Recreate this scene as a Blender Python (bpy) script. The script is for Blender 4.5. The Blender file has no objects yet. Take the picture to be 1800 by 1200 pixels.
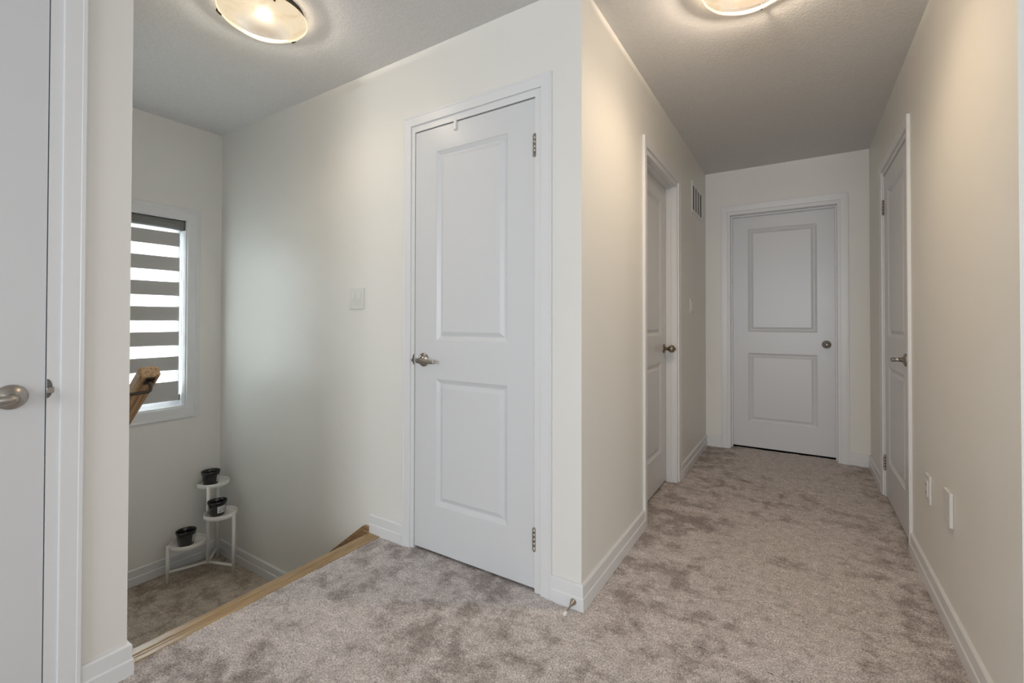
import bpy, bmesh, math, random
import numpy as np
from mathutils import Vector, Matrix
random.seed(7)
C = bpy.context.scene.collection
R = math.radians

# ---------------------------------------------------------------- camera, world, light, exposure
scn = bpy.context.scene
H = 2.44
XB, YA, YE, XR, XL, XW, ZL, YC = -.7164, 1.6229, 4.3729, .4583, -1.7941, -3.5173, -.5351, .5626
YR = 1.596                      # end of the right wall
cam = bpy.data.cameras.new('camera'); camo = bpy.data.objects.new('camera', cam); C.objects.link(camo)
yaw, pit, rol = R(32.1457), R(.585), R(.0947)
fw = Vector((-math.sin(yaw)*math.cos(pit), math.cos(yaw)*math.cos(pit), math.sin(pit)))
rt = Vector((math.cos(yaw), math.sin(yaw), 0)); up = rt.cross(fw)
r2 = rt*math.cos(rol)+up*math.sin(rol); u2 = -rt*math.sin(rol)+up*math.cos(rol)
M = Matrix((r2, u2, -fw)).transposed().to_4x4(); M.translation = Vector((0, 0, 1.115))
camo.matrix_world = M
cam.sensor_width = 36; cam.lens = 794.24/1800*36
cam.shift_x = -(906.0-900)/1800; cam.shift_y = -(600-555.44)/1800
cam.clip_start = .02
scn.camera = camo

w = bpy.data.worlds.new('world'); scn.world = w; w.use_nodes = True
bg = w.node_tree.nodes['Background']; bg.inputs[0].default_value = (.83, .91, 1, 1); bg.inputs[1].default_value = 1.25

def area(name, loc, rot, sx, sy, power, col):
    l = bpy.data.lights.new(name, 'AREA'); l.shape = 'RECTANGLE'; l.size = sx; l.size_y = sy
    l.energy = power; l.color = col
    o = bpy.data.objects.new(name, l); C.objects.link(o); o.location = loc; o.rotation_euler = rot
    return o
# fill daylight through added, unseen loft windows, and daylight through the stair window
area('fill_daylight_south', (.1, -5.16, 1.45), (R(90), 0, 0), 2.4, 1.5, 100, (.90, .95, 1))
area('fill_daylight_east', (2.82, -.3, 1.45), (R(90), 0, R(90)), 1.8, 1.5, 11, (.90, .95, 1))
area('daylight_stairs', (XW-.22, 1.1, 1.16), (R(90), 0, R(-90)), .6, 1.2, 62, (.90, .95, 1))

scn.view_settings.view_transform = 'Standard'; scn.view_settings.look = 'None'
scn.view_settings.exposure = .25; scn.view_settings.gamma = 1; scn.view_settings.use_curve_mapping = False

# ---------------------------------------------------------------- materials
def mat(name, col, rough=.5, metal=0, coat=0, spec=.5):
    m = bpy.data.materials.new(name); m.use_nodes = True
    b = m.node_tree.nodes['Principled BSDF']
    b.inputs['Base Color'].default_value = (*col, 1); b.inputs['Roughness'].default_value = rough
    b.inputs['Metallic'].default_value = metal; b.inputs['Coat Weight'].default_value = coat
    b.inputs['Specular IOR Level'].default_value = spec
    return m
def N(m, t, **kw):
    n = m.node_tree.nodes.new(t)
    for k, v in kw.items():
        if k in n.inputs: n.inputs[k].default_value = v
        else: setattr(n, k, v)
    return n
def L(m, a, ao, b, bi): m.node_tree.links.new(a.outputs[ao], b.inputs[bi])
def bsdf(m): return m.node_tree.nodes['Principled BSDF']
def bump(m, scale, strength, dist=.001, detail=3, vec=None):
    tc = N(m, 'ShaderNodeTexCoord'); n = N(m, 'ShaderNodeTexNoise'); n.inputs['Scale'].default_value = scale; n.inputs['Detail'].default_value = detail
    L(m, tc, 'Object', n, 'Vector')
    b = N(m, 'ShaderNodeBump'); b.inputs['Strength'].default_value = strength; b.inputs['Distance'].default_value = dist
    L(m, n, 'Fac', b, 'Height'); L(m, b, 'Normal', bsdf(m), 'Normal')
    return b
def mottle(m, c1, c2, scale, detail=4, lo=.35, hi=.65):
    tc = N(m, 'ShaderNodeTexCoord'); n = N(m, 'ShaderNodeTexNoise'); n.inputs['Scale'].default_value = scale; n.inputs['Detail'].default_value = detail
    L(m, tc, 'Object', n, 'Vector'); r = N(m, 'ShaderNodeValToRGB')
    r.color_ramp.elements[0].position = lo; r.color_ramp.elements[0].color = (*c1, 1)
    r.color_ramp.elements[1].position = hi; r.color_ramp.elements[1].color = (*c2, 1)
    L(m, n, 'Fac', r, 'Fac'); L(m, r, 'Color', bsdf(m), 'Base Color')
    return tc, n, r

WALL = mat('cream_wall_paint', (.82, .806, .763), .42); mottle(WALL, (.812, .798, .755), (.832, .818, .775), 1.3); bump(WALL, 260, .08, .0006)
CEIL = mat('stippled_ceiling', (.60, .58, .55), .9); mottle(CEIL, (.70, .69, .675), (.745, .735, .72), 90, 5); bump(CEIL, 110, .45, .0035, 5)
TRIM = mat('white_trim_paint', (.78, .783, .79), .34); bump(TRIM, 60, .05, .0006)
DOOR = mat('white_door_paint', (.705, .712, .728), .32); bump(DOOR, 320, .10, .0004)
PLATE = mat('white_plastic', (.76, .76, .74), .3)
NICK = mat('satin_nickel', (.42, .39, .35), .28, 1)
BRON = mat('antique_brass_metal', (.33, .28, .22), .25, 1)
STEEL = mat('hinge_steel', (.36, .32, .28), .35, 1)
DARK = mat('dark_gap', (.02, .02, .02), .7)
BLACK = mat('black_glazed_pot', (.012, .012, .014), .22, coat=.4)
STAND = mat('cream_powder_coat', (.86, .84, .79), .4)
BANDM = mat('grey_blind_fabric', (.50, .49, .47), .85)
VAL = mat('grey_cassette_fabric', (.20, .20, .19), .8)
VINYL = mat('white_vinyl', (.82, .84, .87), .35)
RUB = mat('white_rubber', (.8, .8, .78), .6)
IRON = mat('dark_bronze_iron', (.06, .05, .045), .4, .8)
IRONP = mat('dark_bronze_pan', (.03, .026, .022), .7)
SHADE = mat('grey_slot_shade', (.16, .15, .14), .6)
PAPER = mat('paper_sticker', (.75, .74, .72), .6)
INK = mat('printed_ink', (.12, .12, .12), .6)
CLEARP = mat('clear_plastic_tab', (.80, .81, .76), .35)
for m_, s_ in ((NICK, 400), (BRON, 300), (STEEL, 300), (STAND, 150), (BANDM, 500), (VAL, 500)): bump(m_, s_, .05, .0005)

def wood(name, c1, c2, axis, rough=.35):
    m = mat(name, c1, rough, coat=.5); bsdf(m).inputs['Coat Roughness'].default_value = .2
    tc = N(m, 'ShaderNodeTexCoord'); mp = N(m, 'ShaderNodeMapping'); s = [95, 95, 95]; s[axis] = 5; mp.inputs['Scale'].default_value = s
    L(m, tc, 'Object', mp, 'Vector')
    n = N(m, 'ShaderNodeTexNoise'); n.inputs['Scale'].default_value = 1.6; n.inputs['Detail'].default_value = 6; n.inputs['Distortion'].default_value = .6
    L(m, mp, 'Vector', n, 'Vector'); r = N(m, 'ShaderNodeValToRGB')
    r.color_ramp.elements[0].position = .36; r.color_ramp.elements[0].color = (*c2, 1)
    r.color_ramp.elements[1].position = .62; r.color_ramp.elements[1].color = (*c1, 1)
    L(m, n, 'Fac', r, 'Fac'); L(m, r, 'Color', bsdf(m), 'Base Color')
    b = N(m, 'ShaderNodeBump'); b.inputs['Strength'].default_value = .15; b.inputs['Distance'].default_value = .001
    L(m, n, 'Fac', b, 'Height'); L(m, b, 'Normal', bsdf(m), 'Normal')
    return m
OAKY = wood('oak_nosing', (.44, .29, .13), (.30, .185, .075), 1, .38)
OAKR = wood('oak_handrail', (.46, .31, .17), (.22, .115, .045), 0, .42)
OAKX = wood('oak_rail', (.36, .215, .10), (.20, .105, .04), 0, .42)
OAKD = wood('stained_oak_skirt', (.13, .075, .035), (.06, .035, .018), 0, .4)

def carpet_mat(name, dark, light, lane):
    m = mat(name, light, 1, spec=.1)
    tc = N(m, 'ShaderNodeTexCoord')
    def noise(sc, de, ro, di):
        n = N(m, 'ShaderNodeTexNoise'); n.inputs['Scale'].default_value = sc; n.inputs['Detail'].default_value = de
        n.inputs['Roughness'].default_value = ro; n.inputs['Distortion'].default_value = di; L(m, tc, 'Object', n, 'Vector'); return n
    n0 = noise(1.7, 2, .5, .3); n1 = noise(8.0, 7, .74, .25); n2 = noise(200, 5, .78, 0); n3 = noise(26, 3, .5, 0)
    def ramp(n, p0, c0, p1, c1, out='Fac'):
        r = N(m, 'ShaderNodeValToRGB'); e = r.color_ramp.elements
        e[0].position = p0; e[0].color = (*c0, 1); e[1].position = p1; e[1].color = (*c1, 1)
        L(m, n, out, r, 'Fac'); return r
    # scuffed pile: broad areas (n0) decide how many dark brushed patches (n1) show
    add = N(m, 'ShaderNodeMath', operation='MULTIPLY_ADD'); L(m, n0, 'Fac', add, 0); add.inputs[1].default_value = .42; L(m, n1, 'Fac', add, 2)
    src = add
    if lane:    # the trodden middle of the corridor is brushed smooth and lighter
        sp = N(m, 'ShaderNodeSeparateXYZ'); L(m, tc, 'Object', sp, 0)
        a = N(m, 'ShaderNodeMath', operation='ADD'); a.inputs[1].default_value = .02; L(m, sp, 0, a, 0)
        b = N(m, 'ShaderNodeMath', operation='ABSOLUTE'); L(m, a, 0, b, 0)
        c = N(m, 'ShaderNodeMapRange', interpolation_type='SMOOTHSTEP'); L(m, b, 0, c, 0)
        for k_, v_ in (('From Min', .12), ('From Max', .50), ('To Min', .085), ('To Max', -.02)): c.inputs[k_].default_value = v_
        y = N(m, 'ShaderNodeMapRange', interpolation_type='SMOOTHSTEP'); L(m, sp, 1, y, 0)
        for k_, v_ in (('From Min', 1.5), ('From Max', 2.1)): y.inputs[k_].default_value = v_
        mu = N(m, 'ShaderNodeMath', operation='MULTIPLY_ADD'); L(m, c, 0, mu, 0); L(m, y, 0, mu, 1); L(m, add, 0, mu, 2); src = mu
    r1 = ramp(src, .60, dark, .745, light, 0)
    r2_ = ramp(n2, .36, (.36, .35, .34), .62, (1.30, 1.30, 1.30)); r3 = ramp(n3, .3, (.86, .86, .86), .7, (1.12, 1.12, 1.12))
    mx = N(m, 'ShaderNodeMix', data_type='RGBA', blend_type='MULTIPLY'); mx.inputs[0].default_value = 1
    L(m, r1, 'Color', mx, 6); L(m, r2_, 'Color', mx, 7)
    mx2 = N(m, 'ShaderNodeMix', data_type='RGBA', blend_type='MULTIPLY'); mx2.inputs[0].default_value = 1
    m.node_tree.links.new(mx.outputs[2], mx2.inputs[6]); L(m, r3, 'Color', mx2, 7)
    m.node_tree.links.new(mx2.outputs[2], bsdf(m).inputs['Base Color'])
    b = N(m, 'ShaderNodeBump'); b.inputs['Strength'].default_value = .6; b.inputs['Distance'].default_value = .004
    L(m, n2, 'Fac', b, 'Height'); L(m, b, 'Normal', bsdf(m), 'Normal')
    return m
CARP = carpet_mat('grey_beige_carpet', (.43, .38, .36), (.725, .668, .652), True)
CARPL = carpet_mat('landing_carpet_dimmed', (.42, .34, .27), (.66, .57, .48), False)  # same carpet as the hall; the landing's dimness is put into its colour

def sheer_mat():
    m = bpy.data.materials.new('white_sheer_fabric'); m.use_nodes = True; nt = m.node_tree; nt.nodes.clear()
    o = nt.nodes.new('ShaderNodeOutputMaterial'); t = nt.nodes.new('ShaderNodeBsdfTranslucent'); t.inputs[0].default_value = (.80, .82, .80, 1)
    d = nt.nodes.new('ShaderNodeBsdfDiffuse'); d.inputs[0].default_value = (.85, .85, .85, 1)
    tr = nt.nodes.new('ShaderNodeBsdfTransparent')
    n = nt.nodes.new('ShaderNodeTexNoise'); n.inputs['Scale'].default_value = 300
    m1 = nt.nodes.new('ShaderNodeMixShader'); m1.inputs[0].default_value = .3
    m2 = nt.nodes.new('ShaderNodeMixShader')
    mr = nt.nodes.new('ShaderNodeMapRange'); mr.inputs['To Min'].default_value = .22; mr.inputs['To Max'].default_value = .34
    nt.links.new(n.outputs['Fac'], mr.inputs[0]); nt.links.new(mr.outputs[0], m2.inputs[0])
    nt.links.new(t.outputs[0], m1.inputs[1]); nt.links.new(d.outputs[0], m1.inputs[2])
    nt.links.new(m1.outputs[0], m2.inputs[1]); nt.links.new(tr.outputs[0], m2.inputs[2]); nt.links.new(m2.outputs[0], o.inputs[0])
    return m
SHEER = sheer_mat()
def glass_mat():
    m = bpy.data.materials.new('window_glass'); m.use_nodes = True; nt = m.node_tree; nt.nodes.clear()
    o = nt.nodes.new('ShaderNodeOutputMaterial'); g = nt.nodes.new('ShaderNodeBsdfGlossy'); g.inputs['Roughness'].default_value = .02
    tr = nt.nodes.new('ShaderNodeBsdfTransparent'); tr.inputs[0].default_value = (.94, .96, .96, 1)
    fr = nt.nodes.new('ShaderNodeFresnel'); fr.inputs[0].default_value = 1.45
    mx = nt.nodes.new('ShaderNodeMixShader'); nt.links.new(fr.outputs[0], mx.inputs[0]); nt.links.new(tr.outputs[0], mx.inputs[1]); nt.links.new(g.outputs[0], mx.inputs[2])
    nt.links.new(mx.outputs[0], o.inputs[0]); return m
GLASS = glass_mat()
def bowl_mat():
    m = bpy.data.materials.new('alabaster_lamp_glass'); m.use_nodes = True; nt = m.node_tree; b = nt.nodes['Principled BSDF']
    b.inputs['Base Color'].default_value = (.30, .27, .23, 1); b.inputs['Roughness'].default_value = .2
    tc = nt.nodes.new('ShaderNodeTexCoord'); n = nt.nodes.new('ShaderNodeTexNoise'); n.inputs['Scale'].default_value = 9; n.inputs['Detail'].default_value = 4; n.inputs['Distortion'].default_value = 2.5
    nt.links.new(tc.outputs['Object'], n.inputs['Vector'])
    r = nt.nodes.new('ShaderNodeValToRGB'); r.color_ramp.elements[0].position = .36; r.color_ramp.elements[0].color = (.80, .60, .36, 1)
    r.color_ramp.elements[1].position = .52; r.color_ramp.elements[1].color = (.88, .72, .48, 1)
    nt.links.new(n.outputs['Fac'], r.inputs['Fac'])
    # bulb glow through the middle of the bowl, put into the emission colour
    sp = nt.nodes.new('ShaderNodeSeparateXYZ'); nt.links.new(tc.outputs['Object'], sp.inputs[0])
    ln = nt.nodes.new('ShaderNodeVectorMath'); ln.operation = 'LENGTH'
    cb = nt.nodes.new('ShaderNodeCombineXYZ'); nt.links.new(sp.outputs[0], cb.inputs[0]); nt.links.new(sp.outputs[1], cb.inputs[1]); nt.links.new(cb.outputs[0], ln.inputs[0])
    mr = nt.nodes.new('ShaderNodeMapRange'); mr.interpolation_type = 'SMOOTHSTEP'; mr.inputs['From Min'].default_value = .055; mr.inputs['From Max'].default_value = .125; mr.inputs['To Min'].default_value = 1; mr.inputs['To Max'].default_value = 0
    nt.links.new(ln.outputs['Value'], mr.inputs[0])
    mx = nt.nodes.new('ShaderNodeMix'); mx.data_type = 'RGBA'; mx.inputs[7].default_value = (.90, .84, .72, 1)
    nt.links.new(mr.outputs[0], mx.inputs[0]); nt.links.new(r.outputs[0], mx.inputs[6])
    nt.links.new(mx.outputs[2], b.inputs['Emission Color']); b.inputs['Emission Strength'].default_value = .74
    # part of the bulb light passes straight through the thin glass
    tr = nt.nodes.new('ShaderNodeBsdfTransparent'); tr.inputs[0].default_value = (1, .93, .82, 1)
    ms = nt.nodes.new('ShaderNodeMixShader'); mf = nt.nodes.new('ShaderNodeMapRange'); mf.interpolation_type = 'SMOOTHSTEP'; mf.inputs['From Min'].default_value = .03; mf.inputs['From Max'].default_value = .115; mf.inputs['To Min'].default_value = .66; mf.inputs['To Max'].default_value = .09; nt.links.new(ln.outputs['Value'], mf.inputs[0]); nt.links.new(mf.outputs[0], ms.inputs[0]); out = nt.nodes['Material Output']
    nt.links.new(b.outputs[0], ms.inputs[1]); nt.links.new(tr.outputs[0], ms.inputs[2]); nt.links.new(ms.outputs[0], out.inputs[0])
    return m
BOWL = bowl_mat()

# ---------------------------------------------------------------- mesh helpers
def obj(name, bm, m, parent=None, smooth=False, kind=None):
    me = bpy.data.meshes.new(name); bm.normal_update(); bm.to_mesh(me); bm.free()
    for mm in (m if isinstance(m, (list, tuple)) else [m]): me.materials.append(mm)
    if smooth: me.polygons.foreach_set('use_smooth', [True]*len(me.polygons))
    o = bpy.data.objects.new(name, me); C.objects.link(o)
    if parent: o.parent = parent
    if kind: o['kind'] = kind
    return o
def tag(o, label, cat, group=None, kind=None):
    o['label'] = label; o['category'] = cat
    if group: o['group'] = group
    if kind: o['kind'] = kind
    return o
def empty(name, loc, rz=0):
    o = bpy.data.objects.new(name, None); C.objects.link(o); o.location = loc; o.rotation_euler = (0, 0, rz); o.empty_display_size = .1
    return o
def box(bm, a, b, bev=0, seg=1, mi=0):
    a, b = Vector(a), Vector(b)
    lo = Vector(map(min, a, b)); hi = Vector(map(max, a, b))
    r = bmesh.ops.create_cube(bm, size=1, matrix=Matrix.Translation((lo+hi)/2) @ Matrix.Diagonal((*(hi-lo), 1)))
    vs = r['verts']
    fs = list({f for v in vs for f in v.link_faces})
    for f in fs: f.material_index = mi
    if bev:
        es = list({e for v in vs for e in v.link_edges})
        bmesh.ops.bevel(bm, geom=es, offset=bev, segments=seg, profile=.5, affect='EDGES')
def bx(name, a, b, m, parent=None, bev=0, seg=1, smooth=False, kind=None):
    bm = bmesh.new(); box(bm, a, b, bev, seg); return obj(name, bm, m, parent, smooth, kind)
def lathe(bm, prof, n=32, mtx=Matrix(), mi=0):
    # prof: (radius, height) about local z
    rings = []
    for r, z in prof:
        if r < 1e-6: rings.append([bm.verts.new(mtx @ Vector((0, 0, z)))])
        else: rings.append([bm.verts.new(mtx @ Vector((r*math.cos(2*math.pi*i/n), r*math.sin(2*math.pi*i/n), z))) for i in range(n)])
    for A, B in zip(rings, rings[1:]):
        for i in range(n):
            j = (i+1) % n
            if len(A) == 1 and len(B) == 1: continue
            if len(A) == 1: f = bm.faces.new((A[0], B[i], B[j]))
            elif len(B) == 1: f = bm.faces.new((A[i], A[j], B[0]))
            else: f = bm.faces.new((A[i], A[j], B[j], B[i]))
            f.material_index = mi; f.smooth = True
def tube(bm, pts, r, n=10, closed=False, cap=True, sq=None):
    pts = [Vector(p) for p in pts]; rings = []; prev = None
    for i, p in enumerate(pts):
        if closed: t = (pts[(i+1) % len(pts)]-pts[i-1]).normalized()
        else: t = (pts[min(i+1, len(pts)-1)]-pts[max(i-1, 0)]).normalized()
        if prev is None:
            a = Vector((0, 0, 1)) if abs(t.z) < .9 else Vector((1, 0, 0)); u = t.cross(a).normalized()
        else: u = (prev-t*prev.dot(t)).normalized()
        prev = u; v = t.cross(u)
        rr = r[i] if isinstance(r, (list, tuple)) else r
        rings.append([bm.verts.new(p+u*rr*math.cos(2*math.pi*k/n)+v*rr*(sq or 1)*math.sin(2*math.pi*k/n)) for k in range(n)])
    m = len(rings)
    for i in range(m if closed else m-1):
        A, B = rings[i], rings[(i+1) % m]
        for k in range(n):
            f = bm.faces.new((A[k], A[(k+1) % n], B[(k+1) % n], B[k])); f.smooth = True
    if cap and not closed:
        bm.faces.new(rings[0][::-1]); bm.faces.new(rings[-1])
def fillet(pts, r, n=6):
    pts = [Vector(p) for p in pts]; out = [pts[0]]
    for a, b, c in zip(pts, pts[1:], pts[2:]):
        d1 = (a-b).normalized(); d2 = (c-b).normalized(); p0 = b+d1*r; p2 = b+d2*r
        for i in range(n+1):
            t = i/n; out.append(p0*(1-t)**2+b*2*t*(1-t)+p2*t*t)
    out.append(pts[-1]); return out

def wallx(name, x0, x1, y0, y1, z0, z1, holes=(), m=None, label=None):
    """wall running along y; holes: (y0,y1,z0,z1)"""
    return wall_(name, 1, x0, x1, y0, y1, z0, z1, holes, label)
def wally(name, x0, x1, y0, y1, z0, z1, holes=(), label=None):
    return wall_(name, 0, y0, y1, x0, x1, z0, z1, holes, label)
def wall_(name, ax, t0, t1, a0, a1, z0, z1, holes, label):
    bm = bmesh.new()
    def bb(p, q, r, s):
        if q-p < 1e-5 or s-r < 1e-5: return
        if ax == 0: box(bm, (p, t0, r), (q, t1, s))
        else: box(bm, (t0, p, r), (t1, q, s))
    cur = a0
    for h in sorted(holes):
        bb(cur, h[0], z0, z1); bb(h[0], h[1], z0, h[2]); bb(h[0], h[1], h[3], z1); cur = h[1]
    bb(cur, a1, z0, z1)
    o = obj(name, bm, WALL); return tag(o, label or 'cream painted wall', 'wall', kind='structure')

# ---------------------------------------------------------------- openings
DZ = 2.042
# doors in local frame: opening u0..u1, reveal of jamb edge rl, rr
CLO = dict(u0=-1.609, u1=-.925, rl=.021, rr=.032)
ENDD = dict(u0=-.514, u1=.256, rl=.021, rr=.020)
DB = dict(u0=2.512, u1=3.238, rl=.026, rr=.028)
DR = dict(u0=-3.708, u1=-2.945, rl=.022, rr=.026)      # local x = -y
DL = dict(u0=-.387, u1=.377, rl=.024, rr=.026)
def hole(d, sgn=1, top=DZ+.04):
    a, b = d['u0']-d['rl']-.008, d['u1']+d['rr']+.008
    if sgn < 0: a, b = -b, -a
    return (a, b, -.05, top)

# ---------------------------------------------------------------- room shell
T = .12
wally('wall_back', XW-.14, XB, YA, YA+T, -2.2, H, [hole(CLO)], 'cream wall with the narrow closet door and the double light switch, running down into the stairwell')
wallx('wall_corridor_left', XB-T, XB, YA+T, YE, -.3, H, [hole(DB)], 'cream corridor wall with the air return grille and the recessed door')
wally('wall_corridor_end', XB-T, XR+T, YE, YE+T, -.3, H, [hole(ENDD)], 'cream wall closing the far end of the corridor')
wallx('wall_right', XR, XR+T, YR, YE, -.3, H, [hole(DR, -1)], 'cream corridor wall at the right with two low white plates')
wally('wall_right_return', XR+T, 3.0, YR, YR+T, -.3, H, label='cream wall turning right at the end of the corridor wall')
wallx('wall_left', XL-T, XL, -5.2, YC, -2.2, H, [hole(DL)], 'cream wall beside the camera with the leftmost door, ending at the stairs')
wally('wall_stair_side', -2.55, XL-T, YC-T, YC, -2.2, H, label='cream wall beside the short flight, carrying the oak handrail')
wallx('wall_stair_inner', -2.55, -2.55+T, -5.2, YC-T, -2.2, H, label='cream wall beside the lower flight')
WY0, WY1, WZ0, WZ1 = .80, 1.407, .532, 1.796
wallx('wall_window', XW-.16, XW, -5.2, YA, -2.2, H, [(WY0, WY1, WZ0, WZ1)], 'cream stairwell wall with the tall narrow window')
# shell outside the frame: a loft behind the camera with two windows added for fill light, dark rooms behind the doors
wally('wall_loft_south', XW-.16, 3.0, -5.32, -5.2, -2.2, H, [(-1.1, 1.3, .7, 2.2)], 'cream loft wall behind the camera with a wide added window')
wallx('wall_loft_east', 2.88, 3.0, -5.2, YR, -.3, H, [(-1.2, .6, .7, 2.2)], 'cream loft wall to the right of the camera with an added window')
wally('wall_outer_north', XW-.16, 3.0, 5.6, 5.72, -2.2, H, label='outer wall beyond the closed rooms')
wallx('wall_outer_west', XW-.16, XW-.04, YA+T, 5.6, -2.2, H, label='outer wall of the closed room left of the corridor')
wallx('wall_outer_east', 2.88, 3.0, YR+T, 5.6, -.3, H, label='outer wall of the closed room right of the corridor')

bm = bmesh.new(); box(bm, (XW-.16, -5.32, H), (3.0, 5.72, H+.12))
tag(obj('ceiling', bm, CEIL), 'grey-white stippled ceiling', 'ceiling', kind='structure')

XN0, XN1 = -1.921, -1.834      # stair nosing
def carpet(name, rects, z, label, step=.0055, amp=.0032, m=None):
    rng = np.random.default_rng(3); V = []; F = []; off = 0
    for x0, x1, y0, y1, fine in rects:
        s = step if fine else .25
        nx = max(2, int((x1-x0)/s)+1); ny = max(2, int((y1-y0)/s)+1)
        X, Y = np.meshgrid(np.linspace(x0, x1, nx), np.linspace(y0, y1, ny))
        Z = np.full_like(X, z)
        if fine:
            Z = Z+amp*(rng.random(X.shape)-.6)+.0012*np.sin(X*23+3*np.sin(Y*9))*np.sin(Y*19+2*np.sin(X*13))
            jx = (rng.random(X.shape)-.5)*s*.6; jy = (rng.random(X.shape)-.5)*s*.6
            jx[:, 0] = jx[:, -1] = 0; jy[0] = jy[-1] = 0; X = X+jx; Y = Y+jy
        V.append(np.stack([X, Y, Z], -1).reshape(-1, 3))
        idx = np.arange(nx*ny).reshape(ny, nx)+off
        F.append(np.stack([idx[:-1, :-1], idx[:-1, 1:], idx[1:, 1:], idx[1:, :-1]], -1).reshape(-1, 4)); off += nx*ny
    V = np.concatenate(V); F = np.concatenate(F)
    me = bpy.data.meshes.new(name); me.vertices.add(len(V)); me.vertices.foreach_set('co', V.ravel())
    me.loops.add(F.size); me.loops.foreach_set('vertex_index', F.ravel().astype(np.int32))
    me.polygons.add(len(F)); me.polygons.foreach_set('loop_start', np.arange(0, F.size, 4, dtype=np.int32))
    me.polygons.foreach_set('use_smooth', np.ones(len(F), bool)); me.update(calc_edges=True); me.materials.append(m or CARP)
    o = bpy.data.objects.new(name, me); C.objects.link(o); return tag(o, label, 'carpet', kind='structure')
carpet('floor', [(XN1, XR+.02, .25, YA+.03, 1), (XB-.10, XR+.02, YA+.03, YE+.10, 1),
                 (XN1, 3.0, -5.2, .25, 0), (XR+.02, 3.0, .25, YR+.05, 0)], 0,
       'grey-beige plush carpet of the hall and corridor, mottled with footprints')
bx('subfloor', (XN1+.002, -5.2, -.25), (2.88, YR, -.02), WALL)['kind'] = 'structure'
o = bpy.data.objects['subfloor']; o.name = 'floor_slab'; tag(o, 'floor slab beneath the hall carpet', 'floor', kind='structure')
tag(bx('floor_slab', (XW, YR+.001, -.25), (2.88, 5.6, -.021), DARK), 'floor slab beneath corridor and closed rooms', 'floor', kind='structure')
bpy.data.objects['floor_slab.001'].location = (0, .15, 0)
carpet('floor_landing', [(XW, -2.42, .56, YA, 1)], ZL, 'grey-beige carpet of the lower stair landing, dim light tinted into its colour', .008, .004, CARPL)
tag(bx('landing_slab', (XW, YC-.1, ZL-.22), (-2.42, YA, ZL-.012), WALL), 'floor slab beneath the stair landing', 'floor', kind='structure')

# ---------------------------------------------------------------- baseboards
BP = [(0, -.012), (.014, -.012), (.014, .047), (.0105, .0515), (.0105, .093), (.006, .0985), (0, .0985)]
def baseboard(name, p0, p1, nrm, z, e0=0, e1=0, label=''):
    """e = +1 outside mitre, -1 inside mitre"""
    p0, p1, nrm = Vector((*p0, z)), Vector((*p1, z)), Vector((*nrm, 0)); d = (p1-p0).normalized()
    bm = bmesh.new(); A = []; B = []
    for t, h in BP:
        A.append(bm.verts.new(p0+nrm*t-d*t*e0+Vector((0, 0, h)))); B.append(bm.verts.new(p1+nrm*t+d*t*e1+Vector((0, 0, h))))
    n = len(BP)
    for i in range(n): bm.faces.new((A[i], A[(i+1) % n], B[(i+1) % n], B[i]))
    bm.faces.new(A[::-1]); bm.faces.new(B)
    bmesh.ops.recalc_face_normals(bm, faces=bm.faces)
    o = obj(name, bm, TRIM); tag(o, label, 'baseboard', kind='structure'); return o
CW = .050
baseboard('baseboard_back', (XN0+.006, YA), (CLO['u0']-CLO['rl']-CW, YA), (0, -1), 0, label='short white baseboard between the stair nosing and the closet door')
baseboard('baseboard_back', (CLO['u1']+CLO['rr']+CW, YA), (XB, YA), (0, -1), 0, 0, 1, 'short white baseboard right of the closet door, at the outside corner')
baseboard('baseboard_corridor_left', (XB, YA), (XB, DB['u0']-DB['rl']-CW), (1, 0), 0, 1, 0, 'white baseboard along the near part of the corridor left wall')
baseboard('baseboard_corridor_left', (XB, DB['u1']+DB['rr']+CW), (XB, YE), (1, 0), 0, 0, -1, 'white baseboard below the corridor light switch')
baseboard('baseboard_end', (XB, YE), (ENDD['u0']-ENDD['rl']-CW, YE), (0, -1), 0, -1, 0, 'short white baseboard left of the end door')
baseboard('baseboard_end', (ENDD['u1']+ENDD['rr']+CW, YE), (XR, YE), (0, -1), 0, 0, -1, 'short white baseboard right of the end door')
baseboard('baseboard_right', (XR, YR), (XR, -(DR['u1']+DR['rr']+CW)), (-1, 0), 0, 1, 0, 'long white baseboard below the two low wall plates')
baseboard('baseboard_right', (XR, -(DR['u0']-DR['rl']-CW)), (XR, YE), (-1, 0), 0, 0, -1, 'short white baseboard beyond the right-hand door')
baseboard('baseboard_right_return', (XR, YR), (2.88, YR), (0, -1), 0, 1, 0, 'white baseboard of the wall turning right')
baseboard('baseboard_left', (XL, DL['u1']+DL['rr']+CW-.006), (XL, YC), (1, 0), 0, 0, 1, 'short white baseboard right of the leftmost door')
baseboard('baseboard_left', (XL, YC), (XN1+.001, YC), (0, 1), 0, 1, 0, 'end piece of white baseboard wrapping the wall end at the stairs')
baseboard('baseboard_left', (XL, -5.2), (XL, DL['u0']-DL['rl']-CW), (1, 0), 0, 0, 0, 'white baseboard left of the leftmost door')
baseboard('baseboard_landing_window', (XW, -.6), (XW, YA), (1, 0), ZL, 0, -1, 'white baseboard below the stair window')
baseboard('baseboard_landing_back', (XW, YA), (-2.46, YA), (0, -1), ZL, -1, 0, 'white baseboard of the landing behind the plant stand')

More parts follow.
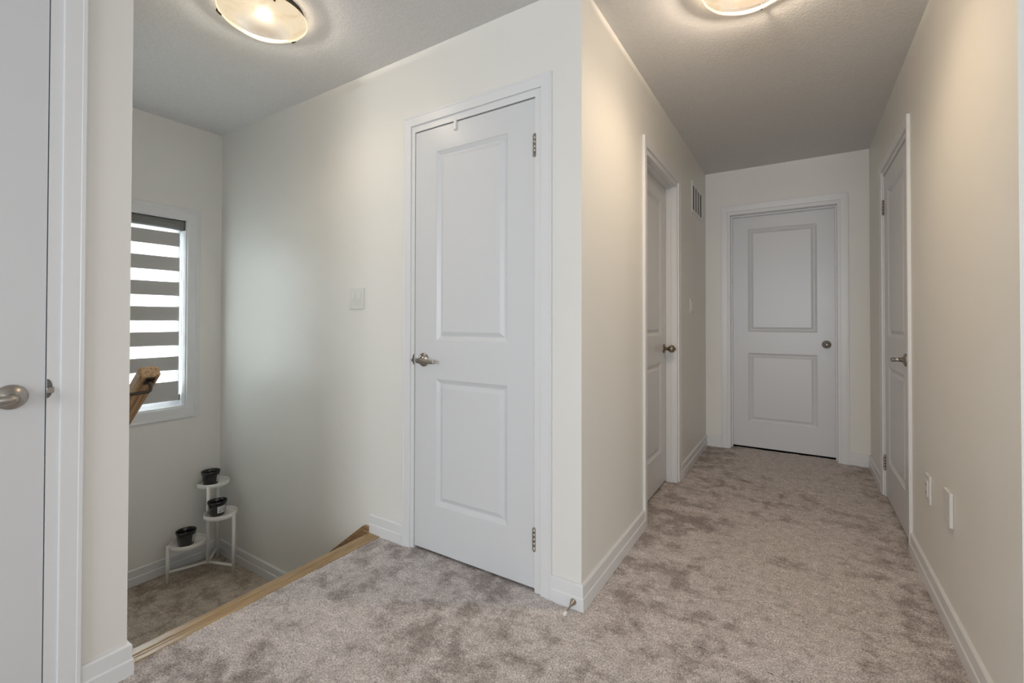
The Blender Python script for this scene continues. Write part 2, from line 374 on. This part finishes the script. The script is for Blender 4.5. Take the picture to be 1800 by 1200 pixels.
# ---------------------------------------------------------------- doors
def sweep3(bm, u0, u1, zt, prof, z0, closed_bottom=False, zb=None):
    """profile (offset outward from the opening edge, local y) swept round a door opening with mitres"""
    rows = []
    for o_, y in prof:
        if closed_bottom: pts = [(u0-o_, zb-o_), (u0-o_, zt+o_), (u1+o_, zt+o_), (u1+o_, zb-o_)]
        else: pts = [(u0-o_, z0), (u0-o_, zt+o_), (u1+o_, zt+o_), (u1+o_, z0)]
        rows.append([bm.verts.new((x, y, z)) for x, z in pts])
    n = 4 if closed_bottom else 3
    for A, B in zip(rows, rows[1:]):
        for i in range(n): bm.faces.new((A[i], A[(i+1) % 4], B[(i+1) % 4], B[i]))
    if not closed_bottom:
        for i in (0, 3): bm.faces.new([r[i] for r in rows])
    bmesh.ops.recalc_face_normals(bm, faces=bm.faces)
def panel_mesh(u0, u1, z0, z1, y):
    bm = bmesh.new(); rings = []
    for d, dy in ((0, 0), (.002, .0025), (.019, .0125), (.023, .0125), (.041, .0030), (.043, .0025)):
        rings.append([bm.verts.new((a, y+dy, b)) for a, b in ((u0+d, z0+d), (u1-d, z0+d), (u1-d, z1-d), (u0+d, z1-d))])
    for A, B in zip(rings, rings[1:]):
        for i in range(4): bm.faces.new((A[i], A[(i+1) % 4], B[(i+1) % 4], B[i]))
    bm.faces.new(rings[-1]); 
    return bm
PZ = ((.235, .836), (1.020, 1.926))
def make_door(name, loc, rz, d, label, recess=.005, flush=True, margin=.13, hinge=None, stop=False, lp=None):
    root = empty(name, loc, rz); tag(root, label, 'door', kind='structure')
    u0, u1, rl, rr = d['u0'], d['u1'], d['rl'], d['rr']
    # jamb: boards whose edges show around the opening
    bm = bmesh.new(); zt = DZ+.004
    box(bm, (u0-rl-.008, 0, -.02), (u0, T, zt)); box(bm, (u1, 0, -.02), (u1+rr+.008, T, zt)); box(bm, (u0-rl-.008, 0, zt), (u1+rr+.008, T, zt+.034))
    obj('jamb', bm, TRIM, root)
    if stop:
        bm = bmesh.new(); s0, s1 = recess-.035, recess-.001
        box(bm, (u0, s0, -.01), (u0+.010, s1, zt)); box(bm, (u1-.010, s0, -.01), (u1, s1, zt)); box(bm, (u0+.01, s0, zt-.012), (u1-.01, s1, zt))
        obj('door_stop', bm, TRIM, root)
    else:
        bm = bmesh.new(); s0, s1 = recess+.037, recess+.07
        box(bm, (u0, s0, -.01), (u0+.012, s1, zt)); box(bm, (u1-.012, s0, -.01), (u1, s1, zt)); box(bm, (u0+.012, s0, zt-.012), (u1-.012, s1, zt))
        obj('door_stop', bm, TRIM, root)
    # casing
    bm = bmesh.new(); a, b = u0-rl, u1+rr; c = CW
    sweep3(bm, a, b, zt+.030, [(0, 0), (0, -.0085), (.0015, -.0095), (c-.012, -.0115), (c-.010, -.0130), (c-.002, -.0135), (c, -.012), (c, 0)], -.012)
    obj('casing', bm, TRIM, root)
    # slab with its two moulded panels
    g = .0025; s0, s1 = u0+g, u1-g; zb, zt2 = .014, DZ-.001; y0, y1 = recess, recess+.035
    m0, m1 = s0+margin, s1-margin
    bm = bmesh.new()
    for a_, b_ in ((s0, m0), (m1, s1)): box(bm, (a_, y0, zb), (b_, y1, zt2))
    for a_, b_ in ((zb, PZ[0][0]), (PZ[0][1], PZ[1][0]), (PZ[1][1], zt2)): box(bm, (m0, y0, a_), (m1, y1, b_))
    for pz in PZ: box(bm, (m0, y0+.018, pz[0]), (m1, y1, pz[1]))
    bmesh.ops.remove_doubles(bm, verts=bm.verts, dist=1e-5)
    slab = obj('door_slab', bm, DOOR, root)
    for pz in PZ: obj('panel', panel_mesh(m0, m1, pz[0], pz[1], y0), DOOR, slab)
    # hinges: a knuckle barrel on the room side
    if hinge:
        hx = s1+.0012 if hinge == 'r' else s0-.0012
        for hz in (.215, 1.843):
            bm = bmesh.new(); mt = Matrix.Translation((hx, y0-.0055, hz-.045))
            pr = [(0, -.004), (.003, -.004), (.0045, -.001), (.0062, 0)]
            for k in range(5): pr += [(.0062, k*.018+.0005), (.0062, (k+1)*.018-.001), (.0054, (k+1)*.018-.0005)]
            pr += [(.0062, .09), (.0045, .092), (.003, .095), (0, .095)]
            lathe(bm, pr, 14, mt)
            h_ = obj('hinge', bm, STEEL, root)
            sg = -1 if hinge == 'r' else 1
            bx('hinge_leaf', (hx, y0-.0012, hz-.045), (hx+sg*.012, y0+.0005, hz+.045), STEEL, h_)
    return root

def lever(root, u, z, y, side, m=NICK, strike=None):
    """lever handle; side=+1 arm to +u"""
    h = bpy.data.objects.new('lever_handle', None); C.objects.link(h); h.parent = root; h.location = (u, y, z)
    mt = Matrix.Rotation(R(90), 4, 'X')     # local z -> -y (towards the room)
    bm = bmesh.new(); lathe(bm, [(0, 0), (.0335, 0), (.0335, .003), (.031, .007), (.022, .0115), (.0135, .014), (.0125, .020), (0, .020)], 40, mt)
    obj('rosette', bm, m, h, True)
    bm = bmesh.new()
    tube(bm, [(0, -.016, 0), (0, -.050, 0)], [.0105, .0105], 16)
    n = 14; path = [(side*(-.006+.114*k/n), -.054+.010*(k/n)**2, -.001-.004*k/n) for k in range(n+1)]
    prof = [.0055, .0105, .0122, .0128, .0128, .0125, .0118, .011, .0104, .0098, .0094, .009, .0086, .0082, .0065]
    tube(bm, path, prof, 16)
    for v in bm.verts:      # flatten the arm towards the door
        if v.co.y < -.040: v.co.y = -.051+(v.co.y+.051)*.62
    obj('lever', bm, m, h, True)
    return h
def knob(root, u, z, y, m=NICK, keyed=False):
    h = bpy.data.objects.new('door_knob', None); C.objects.link(h); h.parent = root; h.location = (u, y, z)
    mt = Matrix.Rotation(R(90), 4, 'X')
    bm = bmesh.new(); lathe(bm, [(0, 0), (.032, 0), (.0325, .003), (.030, .006), (.020, .009), (.013, .012), (0, .012)], 40, mt); obj('rosette', bm, m, h, True)
    bm = bmesh.new(); pr = [(.0115, .010), (.011, .024), (.014, .030)]
    for k in range(13):
        a = -50+k*11.2; a = R(a); pr.append((.0265*math.cos(a), .052+.0235*math.sin(a)))
    pr += [(.010, .0765), (.0095, .0745), (0, .0745)]
    lathe(bm, pr, 40, mt); kb = obj('knob', bm, m, h, True)
    if keyed:
        bm = bmesh.new(); lathe(bm, [(.0075, .074), (.0075, .0775), (.0065, .078), (0, .078)], 24, mt); obj('lock_cylinder', bm, STEEL, kb, True)
    else:
        bm = bmesh.new(); lathe(bm, [(.003, .074), (.003, .082), (.002, .083), (0, .083)], 12, mt); obj('push_pin', bm, STEEL, kb, True)
    return h
def strike(root, u, z, y, sg):
    """latch face and strike lip seen in the gap at the latch side; jamb lies towards sg"""
    bm = bmesh.new(); c = [bm.verts.new((u+sg*.0115*math.cos(a), -.0009, z+.027*math.sin(a))) for a in [R(-90+15*q) for q in range(13)]]
    d_ = [bm.verts.new((v.co.x, .0002, v.co.z)) for v in c]
    for q in range(13): bm.faces.new((c[q], c[(q+1) % 13], d_[(q+1) % 13], d_[q]))
    bm.faces.new(c); bm.faces.new(d_[::-1]); bmesh.ops.recalc_face_normals(bm, faces=bm.faces)
    obj('strike_plate', bm, INK, root)
    bx('strike_lip', (u-sg*.001, -.0045, z-.013), (u+sg*.014, -.0012, z+.003), STEEL, root, .0008)

d1 = make_door('door_1', (0, YA, 0), 0, CLO, 'narrow white two-panel closet door beside the stairs, with hinges on its right', hinge='r', margin=.135)
lever(d1, -1.549, .925, .005, 1)
strike(d1, CLO['u0'], .925, .005, -1)
bm = bmesh.new(); box(bm, (-1.361, -.004, 2.003), (-1.345, .0045, 2.035), .002); box(bm, (-1.362, -.003, 2.030), (-1.344, .0045, 2.056), .002)
obj('plastic_catch', bm, CLEARP, d1)['label'] = 'small translucent plastic catch at the top of the door'
d2 = make_door('door_2', (XB, 0, 0), R(90), DB, 'white two-panel door set deep in the corridor left wall, with a round dark knob', recess=.073, stop=True, margin=.135)
knob(d2, 3.175, .925, .073, BRON)
d3 = make_door('door_3', (0, YE, 0), 0, ENDD, 'white two-panel door facing the camera at the end of the corridor, with a keyed knob', recess=.10, stop=True, margin=.128)
knob(d3, .187, .925, .10, NICK, True)
d4 = make_door('door_4', (XR, 0, 0), R(-90), DR, 'white two-panel door on the corridor right wall, seen edge-on', hinge='l', margin=.13)
lever(d4, -3.030, .917, .005, -1)
strike(d4, DR['u1'], .917, .005, 1)
d5 = make_door('door_5', (XL, 0, 0), R(90), DL, 'leftmost white door, cut off by the left edge of the picture', hinge='l', margin=.14)
lever(d5, .309, .907, .005, -1)
strike(d5, DL['u1'], .922, .005, 1)

# ---------------------------------------------------------------- stair window with zebra blind
win = empty('window_1', (XW, 0, 0), R(90)); tag(win, 'tall narrow white-cased window in the stairwell', 'window', kind='structure')
bm = bmesh.new(); sweep3(bm, WY0, WY1, WZ1, [(0, 0), (0, -.010), (.002, -.012), (.050, -.012), (.054, -.016), (.070, -.017), (.072, -.015), (.072, 0)], 0, True, WZ0)
obj('casing', bm, TRIM, win)
bm = bmesh.new()
for a, b in (((WY0, .0, WZ0), (WY0+.008, .13, WZ1)), ((WY1-.008, 0, WZ0), (WY1, .13, WZ1)), ((WY0+.008, 0, WZ0), (WY1-.008, .13, WZ0+.008)), ((WY0+.008, 0, WZ1-.008), (WY1-.008, .13, WZ1))): box(bm, a, b)
obj('jamb_liner', bm, TRIM, win)
bm = bmesh.new()
for t, y0, y1 in ((.045, .075, .135), (.062, .09, .12)):
    a, b, c, d_ = WY0+.008, WY1-.008, WZ0+.008, WZ1-.008
    box(bm, (a, y0, c), (a+t, y1, d_)); box(bm, (b-t, y0, c), (b, y1, d_)); box(bm, (a+t, y0, c), (b-t, y1, c+t)); box(bm, (a+t, y0, d_-t), (b-t, y1, d_))
obj('window_frame', bm, VINYL, win)
bx('pane', (WY0+.06, .103, WZ0+.06), (WY1-.06, .107, WZ1-.06), GLASS, win)

bl = empty('zebra_blind', (XW, 0, 0), R(90)); tag(bl, 'grey and white striped zebra roller blind in the stair window', 'blind')
bm = bmesh.new()
sec = [(.072, WZ1-.012), (.012, WZ1-.012), (.006, WZ1-.020), (.004, WZ1-.040), (.008, WZ1-.062), (.016, WZ1-.072), (.072, WZ1-.072)]
A = [bm.verts.new((WY0+.012, y, z)) for y, z in sec]; B = [bm.verts.new((WY1-.018, y, z)) for y, z in sec]
for i in range(len(sec)): bm.faces.new((A[i], A[(i+1) % len(sec)], B[(i+1) % len(sec)], B[i]))
bm.faces.new(A[::-1]); bm.faces.new(B); bmesh.ops.recalc_face_normals(bm, faces=bm.faces)
cs = obj('cassette', bm, VAL, bl)
bx('end_cap', (WY1-.018, .004, WZ1-.075), (WY1-.011, .074, WZ1-.010), INK, cs, .003)
FY = .042; f0, f1 = WY0+.02, 1.380
zt = 1.704; k = 0; z = WZ1-.074
bx('sheer_band', (f0, FY, 1.704), (f1, FY+.0008, z), SHEER, bl)
while zt > .66:
    zb = zt-.0925
    if zb < .62: zb = .614
    bx('opaque_band', (f0, FY, zb), (f1, FY+.0010, zt), BANDM, bl)
    nt_ = zt-.1665
    if zb > .65: bx('sheer_band', (f0, FY, nt_), (f1, FY+.0008, zb), SHEER, bl)
    zt = nt_
bx('bottom_rail', (f0, FY-.008, .576), (f1+.002, FY+.010, .614), BANDM, bl, .004, 2)
bx('rail_end', (f1+.002, FY-.009, .575), (f1+.006, FY+.011, .615), INK, bl)
bm = bmesh.new()
tube(bm, [(1.388, .03, 1.72), (1.388, .03, .80), (1.391, .03, .782), (1.395, .03, .776), (1.399, .03, .782), (1.401, .03, .80), (1.401, .03, 1.72)], .0014, 6)
obj('pull_chain', bm, VINYL, bl)

# plain unseen loft windows, added to carry the fill daylight
for nm, lo, rz, a, b, lb in (('window_2', (0, -5.2, 0), R(180), -1.3, 1.1, 'wide white-framed loft window added unseen behind the camera'),
                             ('window_3', (2.88, 0, 0), R(-90), -.6, 1.2, 'white-framed loft window added unseen right of the camera')):
    r_ = empty(nm, lo, rz); tag(r_, lb, 'window', kind='structure')
    bm = bmesh.new(); sweep3(bm, a, b, 2.2, [(0, 0), (0, -.012), (.07, -.014), (.07, 0)], 0, True, .7); obj('casing', bm, TRIM, r_)
    bm = bmesh.new()
    for q in (a, (a+b)/2-.025, b-.05): box(bm, (q, .06, .7), (q+.05, .11, 2.2))
    box(bm, (a+.05, .06, .7), (b-.05, .11, .75)); box(bm, (a+.05, .06, 2.15), (b-.05, .11, 2.2)); obj('window_frame', bm, VINYL, r_)
    bx('pane', (a+.05, .083, .75), (b-.05, .087, 2.15), GLASS, r_)

# ---------------------------------------------------------------- stairs: nosing, steps, skirt, handrail
st = empty('staircase', (0, 0, 0)); tag(st, 'short flight of steps with oak nosing going down to the landing', 'stairs', kind='structure')
def extr_y(bm, sec, y0, y1):
    A = [bm.verts.new((x, y0, z)) for x, z in sec]; B = [bm.verts.new((x, y1, z)) for x, z in sec]; n = len(sec)
    for i in range(n): bm.faces.new((A[i], A[(i+1) % n], B[(i+1) % n], B[i]))
    bm.faces.new(A[::-1]); bm.faces.new(B); bmesh.ops.recalc_face_normals(bm, faces=bm.faces)
bm = bmesh.new()
extr_y(bm, [(XN0+.004, -.028), (XN0, -.020), (XN0-.001, -.008), (XN0+.004, .0015), (XN0+.010, .004), (-1.877, .004), (-1.8755, .001), (-1.872, .001), (-1.8715, -.028)], YC+.0005, YA-.001)
obj('nosing_board', bm, OAKY, st)
bm = bmesh.new()
extr_y(bm, [(-1.871, -.028), (-1.871, .000), (-1.869, .003), (-1.862, .003), (-1.860, .0005), (-1.857, .0005), (-1.855, .003), (XN1-.002, .003), (XN1, .001), (XN1, -.028)], YC+.0005, YA-.001)
obj('nosing_reducer', bm, OAKY, st)
bx('riser', (XN0+.012, YC+.001, -.178), (XN1, YA-.017, -.0285), OAKY, st)
for i, (x, z) in enumerate(((XN0+.012, -.178), (XN0-.238, -.357))):
    bx('tread', (x-.275, YC+.001, z-.025), (x, YA-.017, z), OAKY, st, .004)
    bx('riser', (x-.262, YC+.001, z-.178), (x-.250, YA-.017, z-.026), OAKY, st)
# skirt board on the back wall, with a moulded cap
def skirt(bm, y0, y1, dz, th):
    pts = [(XN0+.006, .030+dz), (-1.958, .030+dz), (-2.45, .030-.762*.492+dz), (-2.45, .030-.762*.492+dz-th), (-1.958+.012, .030+dz-th), (XN0+.006, .030+dz-th)]
    A = [bm.verts.new((x, y0, z)) for x, z in pts]; B = [bm.verts.new((x, y1, z)) for x, z in pts]; n = len(pts)
    for i in range(n): bm.faces.new((A[i], A[(i+1) % n], B[(i+1) % n], B[i]))
    bm.faces.new(A[::-1]); bm.faces.new(B); bmesh.ops.recalc_face_normals(bm, faces=bm.faces)
bm = bmesh.new(); skirt(bm, YA-.012, YA-.0005, 0, .20); sk = obj('skirt_board', bm, OAKR, st)
bm = bmesh.new(); skirt(bm, YA-.020, YA-.0125, .001, .016); obj('skirt_cap', bm, OAKX, st)

hr = empty('handrail', (-1.935, .67, .918)); tag(hr, 'oak handrail end with a dark iron bracket beside the stairs', 'handrail')
th = math.atan(.77); dv = Vector((-math.cos(th), 0, -math.sin(th))); nu = Vector((-math.sin(th), 0, math.cos(th)))
RM = Matrix((-dv, Vector((0, 1, 0)), nu)).transposed().to_4x4()
bm = bmesh.new(); W_, HH = .031, .046
sec = []
for cx_, cz_, a0 in ((W_-.012, HH-.014, 0), (-W_+.012, HH-.014, 90)):
    for q in range(6): a = R(a0+q*18); sec.append((cx_+.012*math.cos(a), cz_+.014*math.sin(a)))
sec += [(-W_, .010), (-W_+.005, .002), (-W_+.009, 0), (W_-.009, 0), (W_-.005, .002), (W_, .010)]
rings = []
for s_, ins in ((0, .010), (.0012, .006), (.004, .0028), (.008, .0008), (.013, 0), (.62, 0)):
    ring = []
    for a, b in sec:
        a2 = a*(1-ins/W_); b2 = HH/2+(b-HH/2)*(1-ins/(HH/2))
        ring.append(bm.verts.new(Vector((-s_, a2, b2))))
    rings.append(ring)
for A, B in zip(rings, rings[1:]):
    for i in range(len(sec)): bm.faces.new((A[i], A[(i+1) % len(sec)], B[(i+1) % len(sec)], B[i]))
bm.faces.new(rings[0]); bm.faces.new(rings[-1][::-1]); bmesh.ops.recalc_face_normals(bm, faces=bm.faces)
rl_ = obj('rail', bm, OAKR, hr); rl_.matrix_local = RM
for s_ in (.030, .50):
    base = dv*s_
    e = bpy.data.objects.new('rail_bracket', None); C.objects.link(e); e.parent = hr; e.location = base
    bm = bmesh.new(); mtx = Matrix((dv, Vector((0, 1, 0)), -nu)).transposed().to_4x4()
    box(bm, (-.020, -.014, -.0005), (.020, .014, .0035), .001)
    bmesh.ops.transform(bm, matrix=mtx, verts=bm.verts); obj('mounting_plate', bm, IRON, e)
    bm = bmesh.new(); d0 = -nu
    p = fillet([d0*.003, d0*.022, d0*.030+Vector((.004, -.004, -.012)), Vector((.012, -.05, -.040)), Vector((.012, -.103, -.040))], .010, 5)
    tube(bm, p, [.0075, .0075]+[.0055]*(len(p)-2), 10); obj('bracket_arm', bm, IRON, e, True)
    bm = bmesh.new(); lathe(bm, [(0, 0), (.02, 0), (.018, .006), (0, .008)], 20, Matrix.Translation((.012, -.1065, -.040)) @ Matrix.Rotation(R(-90), 4, 'X')); obj('wall_flange', bm, IRON, e)

# ---------------------------------------------------------------- switches, plates, vent, door stop
def plate(name, loc, rz, u0, u1, z0, z1, th, label, cat, group=None):
    r_ = empty(name, (loc[0], loc[1], 0), rz); tag(r_, label, cat, group)
    bm = bmesh.new(); box(bm, (u0, -th, z0), (u1, -.0002, z1), .0025, 2); obj('cover_plate', bm, PLATE, r_); return r_
s1 = plate('light_switch', (0, YA), 0, -2.096, -1.977, 1.177, 1.290, .007, 'double white rocker light switch on the stairwell wall left of the closet door', 'switch')
for uc in (-2.060, -2.013):
    b_ = bx('switch_frame', (uc-.0185, -.0085, 1.199), (uc+.0185, -.0065, 1.268), PLATE, s1, .0008)
    bm = bmesh.new(); A = [bm.verts.new((uc-.0155, y, z)) for y, z in ((-.0080, 1.203), (-.0085, 1.2035), (-.0125, 1.232), (-.0095, 1.264), (-.008, 1.2645))]
    B = [bm.verts.new((uc+.0155, v.co.y, v.co.z)) for v in A]
    for i in range(5): bm.faces.new((A[i], A[(i+1) % 5], B[(i+1) % 5], B[i]))
    bm.faces.new(A[::-1]); bm.faces.new(B); bmesh.ops.recalc_face_normals(bm, faces=bm.faces); obj('rocker', bm, PLATE, s1)
s2 = plate('light_switch', (XB, 0), R(90), 3.660, 3.775, 1.174, 1.289, .007, 'white light switch on the corridor left wall below the air grille', 'switch')
for uc in (3.692, 3.742): bx('rocker', (uc-.0165, -.0105, 1.199), (uc+.0165, -.0065, 1.266), PLATE, s2, .0015)
s3 = plate('wall_outlet', (XR, 0), R(-90), -2.560, -2.484, .360, .476, .009, 'narrow white decora outlet low on the right wall, the one nearer the door', 'outlet')
o_ = bx('outlet_insert', (-2.539, -.0125, .385), (-2.505, -.0085, .452), PLATE, s3, .0015)
for zz in (.400, .434):
    for du in (-.006, .006): bx('slot', (-2.522+du-.001, -.0130, zz-.004), (-2.522+du+.001, -.0126, zz+.005), DARK, o_)
s4 = plate('blank_plate', (XR, 0), R(-90), -2.262, -2.178, .382, .505, .011, 'blank white cover plate with two screws low on the right wall, nearer the camera', 'cover plate')
for zz in (.406, .480):
    bm = bmesh.new(); lathe(bm, [(0, .0122), (.0028, .0118), (.0035, .0108)], 12, Matrix.Translation((-2.220, 0, zz)) @ Matrix.Rotation(R(90), 4, 'X')); obj('screw', bm, PLATE, s4)

vt = empty('air_grille', (XB, 0, 0), R(90)); tag(vt, 'white return air grille high on the corridor left wall', 'vent')
vu0, vu1, vz0, vz1 = 3.748, 4.200, 1.975, 2.228
bm = bmesh.new(); sweep3(bm, vu0+.03, vu1-.03, vz1-.03, [(0, -.0005), (0, -.0035), (.004, -.0055), (.024, -.007), (.030, -.004), (.030, 0)], 0, True, vz0+.03); obj('frame', bm, PLATE, vt)
cwid = (vu1-vu0-.06)/4
bm = bmesh.new()
for k in range(1, 4): box(bm, (vu0+.03+k*cwid-.017, -.0025, vz0+.03), (vu0+.03+k*cwid+.017, .0005, vz1-.03))
obj('mullions', bm, PLATE, vt)
bx('backing', (vu0+.03, -.0008, vz0+.03), (vu1-.03, .002, vz1-.03), SHADE, vt)  # flat grey sheet; the shade inside the slots is put into its colour

ds = empty('door_stop', (-.744, YA-.014, .030)); tag(ds, 'short metal spring door stop with white rubber tip on the corner baseboard', 'door stop')
mt = Matrix.Rotation(R(90), 4, 'X')
bm = bmesh.new(); lathe(bm, [(0, 0), (.0125, 0), (.0125, .003), (.0115, .006), (.0075, .016), (.0045, .026), (.0035, .034), (.0035, .070), (0, .070)], 24, mt @ Matrix.Rotation(R(4), 4, 'X')); obj('stop_rod', bm, STEEL, ds, True)
bm = bmesh.new(); lathe(bm, [(0, .066), (.0058, .066), (.0066, .070), (.0062, .080), (.0045, .083), (0, .083)], 20, mt @ Matrix.Rotation(R(4), 4, 'X')); obj('rubber_tip', bm, RUB, ds, True)

# ---------------------------------------------------------------- ceiling lamps
def ceiling_lamp(loc, rot, label, LAMPW, lcol):
    r_ = empty('ceiling_lamp', (loc[0], loc[1], H), R(rot)); tag(r_, label, 'ceiling lamp', 'alabaster bowl ceiling lamps')
    bm = bmesh.new(); lathe(bm, [(0, 0), (.158, 0), (.161, -.020), (.152, -.027), (0, -.027)], 48); obj('canopy', bm, IRONP, r_, True)
    bm = bmesh.new()
    pr = [(.167, -.030), (.171, -.032), (.170, -.037), (.160, -.048), (.149, -.055), (.145, -.0575)]
    for k in range(1, 11):
        a = k/10; pr.append((.145*(1-a), -.0575-.056*math.sin(a*math.pi/2)**.9 if a < 1 else -.1135))
    lathe(bm, pr, 64); obj('glass_bowl', bm, BOWL, r_, True)
    for k in range(3):
        a = R(120*k); c_ = Vector((math.cos(a), math.sin(a), 0)); bm = bmesh.new()
        tube(bm, [c_*.150+Vector((0, 0, -.020)), c_*.174+Vector((0, 0, -.022)), c_*.177+Vector((0, 0, -.034)), c_*.166+Vector((0, 0, -.046)), c_*.160+Vector((0, 0, -.050))], .0042, 8)
        obj('clip', bm, IRON, r_, True)
    l = bpy.data.lights.new('lamp_bulb', 'POINT'); l.energy = LAMPW; l.color = lcol; l.shadow_soft_size = .022
    b_ = bpy.data.objects.new('bulb', l); C.objects.link(b_); b_.parent = r_; b_.location = (0, 0, -.046)
    return r_
ceiling_lamp((-1.925, 1.045), -15, 'alabaster glass bowl lamp lit above the stairs', 15, (1, .90, .77))
ceiling_lamp((-.155, 1.93), 80, 'alabaster glass bowl lamp lit above the corridor entrance, cut off by the top edge', 40, (1, .83, .65))

# ---------------------------------------------------------------- plant stand and pots on the landing
Cn = Vector((-3.290, 1.450)); arms = {'low': (Vector((-3.362, 1.254)), .235), 'mid': (Vector((-3.101, 1.517)), .400), 'top': (Vector((-3.440, 1.578)), .560)}
ps = empty('plant_stand', (Cn.x, Cn.y, ZL)); tag(ps, 'cream metal three-tier plant stand in the landing corner', 'plant stand')
def tpos(k): return (arms[k][0]+Cn)/2
bm = bmesh.new(); tube(bm, [(0, 0, .055), (0, 0, .553)], .0100, 10); obj('center_post', bm, STAND, ps, True)
for k, (p, h) in arms.items():
    q = p-Cn; t_ = h
    bm = bmesh.new(); tube(bm, [(q.x, q.y, 0.001), (q.x, q.y, t_)], .0105, 10); obj('leg', bm, STAND, ps, True)
    bm = bmesh.new(); tube(bm, [(0, 0, .068), (q.x, q.y, .068)], .0090, 8); obj('crossbar', bm, STAND, ps, True)
    c_ = q/2; bm = bmesh.new(); ra = q.length/2-.007
    lathe(bm, [(0, 0), (ra-.001, 0), (ra+.001, .002), (ra+.001, .025), (ra-.001, .026), (ra-.003, .025), (ra-.003, .004), (ra-.005, .003), (0, .003)], 40, Matrix.Translation((c_.x, c_.y, h-.020))); obj('tray', bm, STAND, ps, True)
pl = {'top': 'black glazed pot on the highest tray of the plant stand', 'mid': 'black glazed pot with a white sticker on the middle tray of the plant stand', 'low': 'black glazed pot on the lowest tray of the plant stand'}
off = {'top': (-.012, -.012), 'mid': (-.030, -.008), 'low': (-.002, -.012)}
for k, (p, h) in arms.items():
    c_ = tpos(k)+Vector(off[k]); r_ = empty('plant_pot', (c_.x, c_.y, ZL+h-.0165)); tag(r_, pl[k], 'plant pot', 'black pots on the plant stand')
    bm = bmesh.new(); hp = .090
    lathe(bm, [(0, 0), (.040, 0), (.0425, .003), (.0525, hp-.018), (.0540, hp-.016), (.0565, hp-.001), (.0555, hp), (.0535, hp), (.0515, hp-.02), (.039, .008), (0, .008)], 40); pot = obj('pot_body', bm, BLACK, r_, True)
    a0 = {'top': 48, 'mid': 4, 'low': 48}[k]; bm = bmesh.new(); rows = []
    for zz in (.020, .064):
        rr_ = .0425+.0100*(zz-.003)/.069+.0007
        rows.append([bm.verts.new((rr_*math.cos(R(a0+q*4)), rr_*math.sin(R(a0+q*4)), zz)) for q in range(-7, 8)])
    for i in range(14): bm.faces.new((rows[0][i], rows[0][i+1], rows[1][i+1], rows[1][i]))
    stk = obj('sticker', bm, PAPER, r_)
    bm = bmesh.new()
    for q in range(-5, 6, 1):
        for (za, zb2) in ((.026, .038), (.044, .048), (.053, .057)):
            if random.random() < .3: continue
            f = []
            for zz, dq in ((za, -.3), (za, .3), (zb2, .3), (zb2, -.3)):
                rr_ = .0425+.0100*(zz-.003)/.069+.0011; f.append(bm.verts.new((rr_*math.cos(R(a0+(q+dq)*4)), rr_*math.sin(R(a0+(q+dq)*4)), zz)))
            bm.faces.new(f)
    obj('barcode', bm, INK, stk)
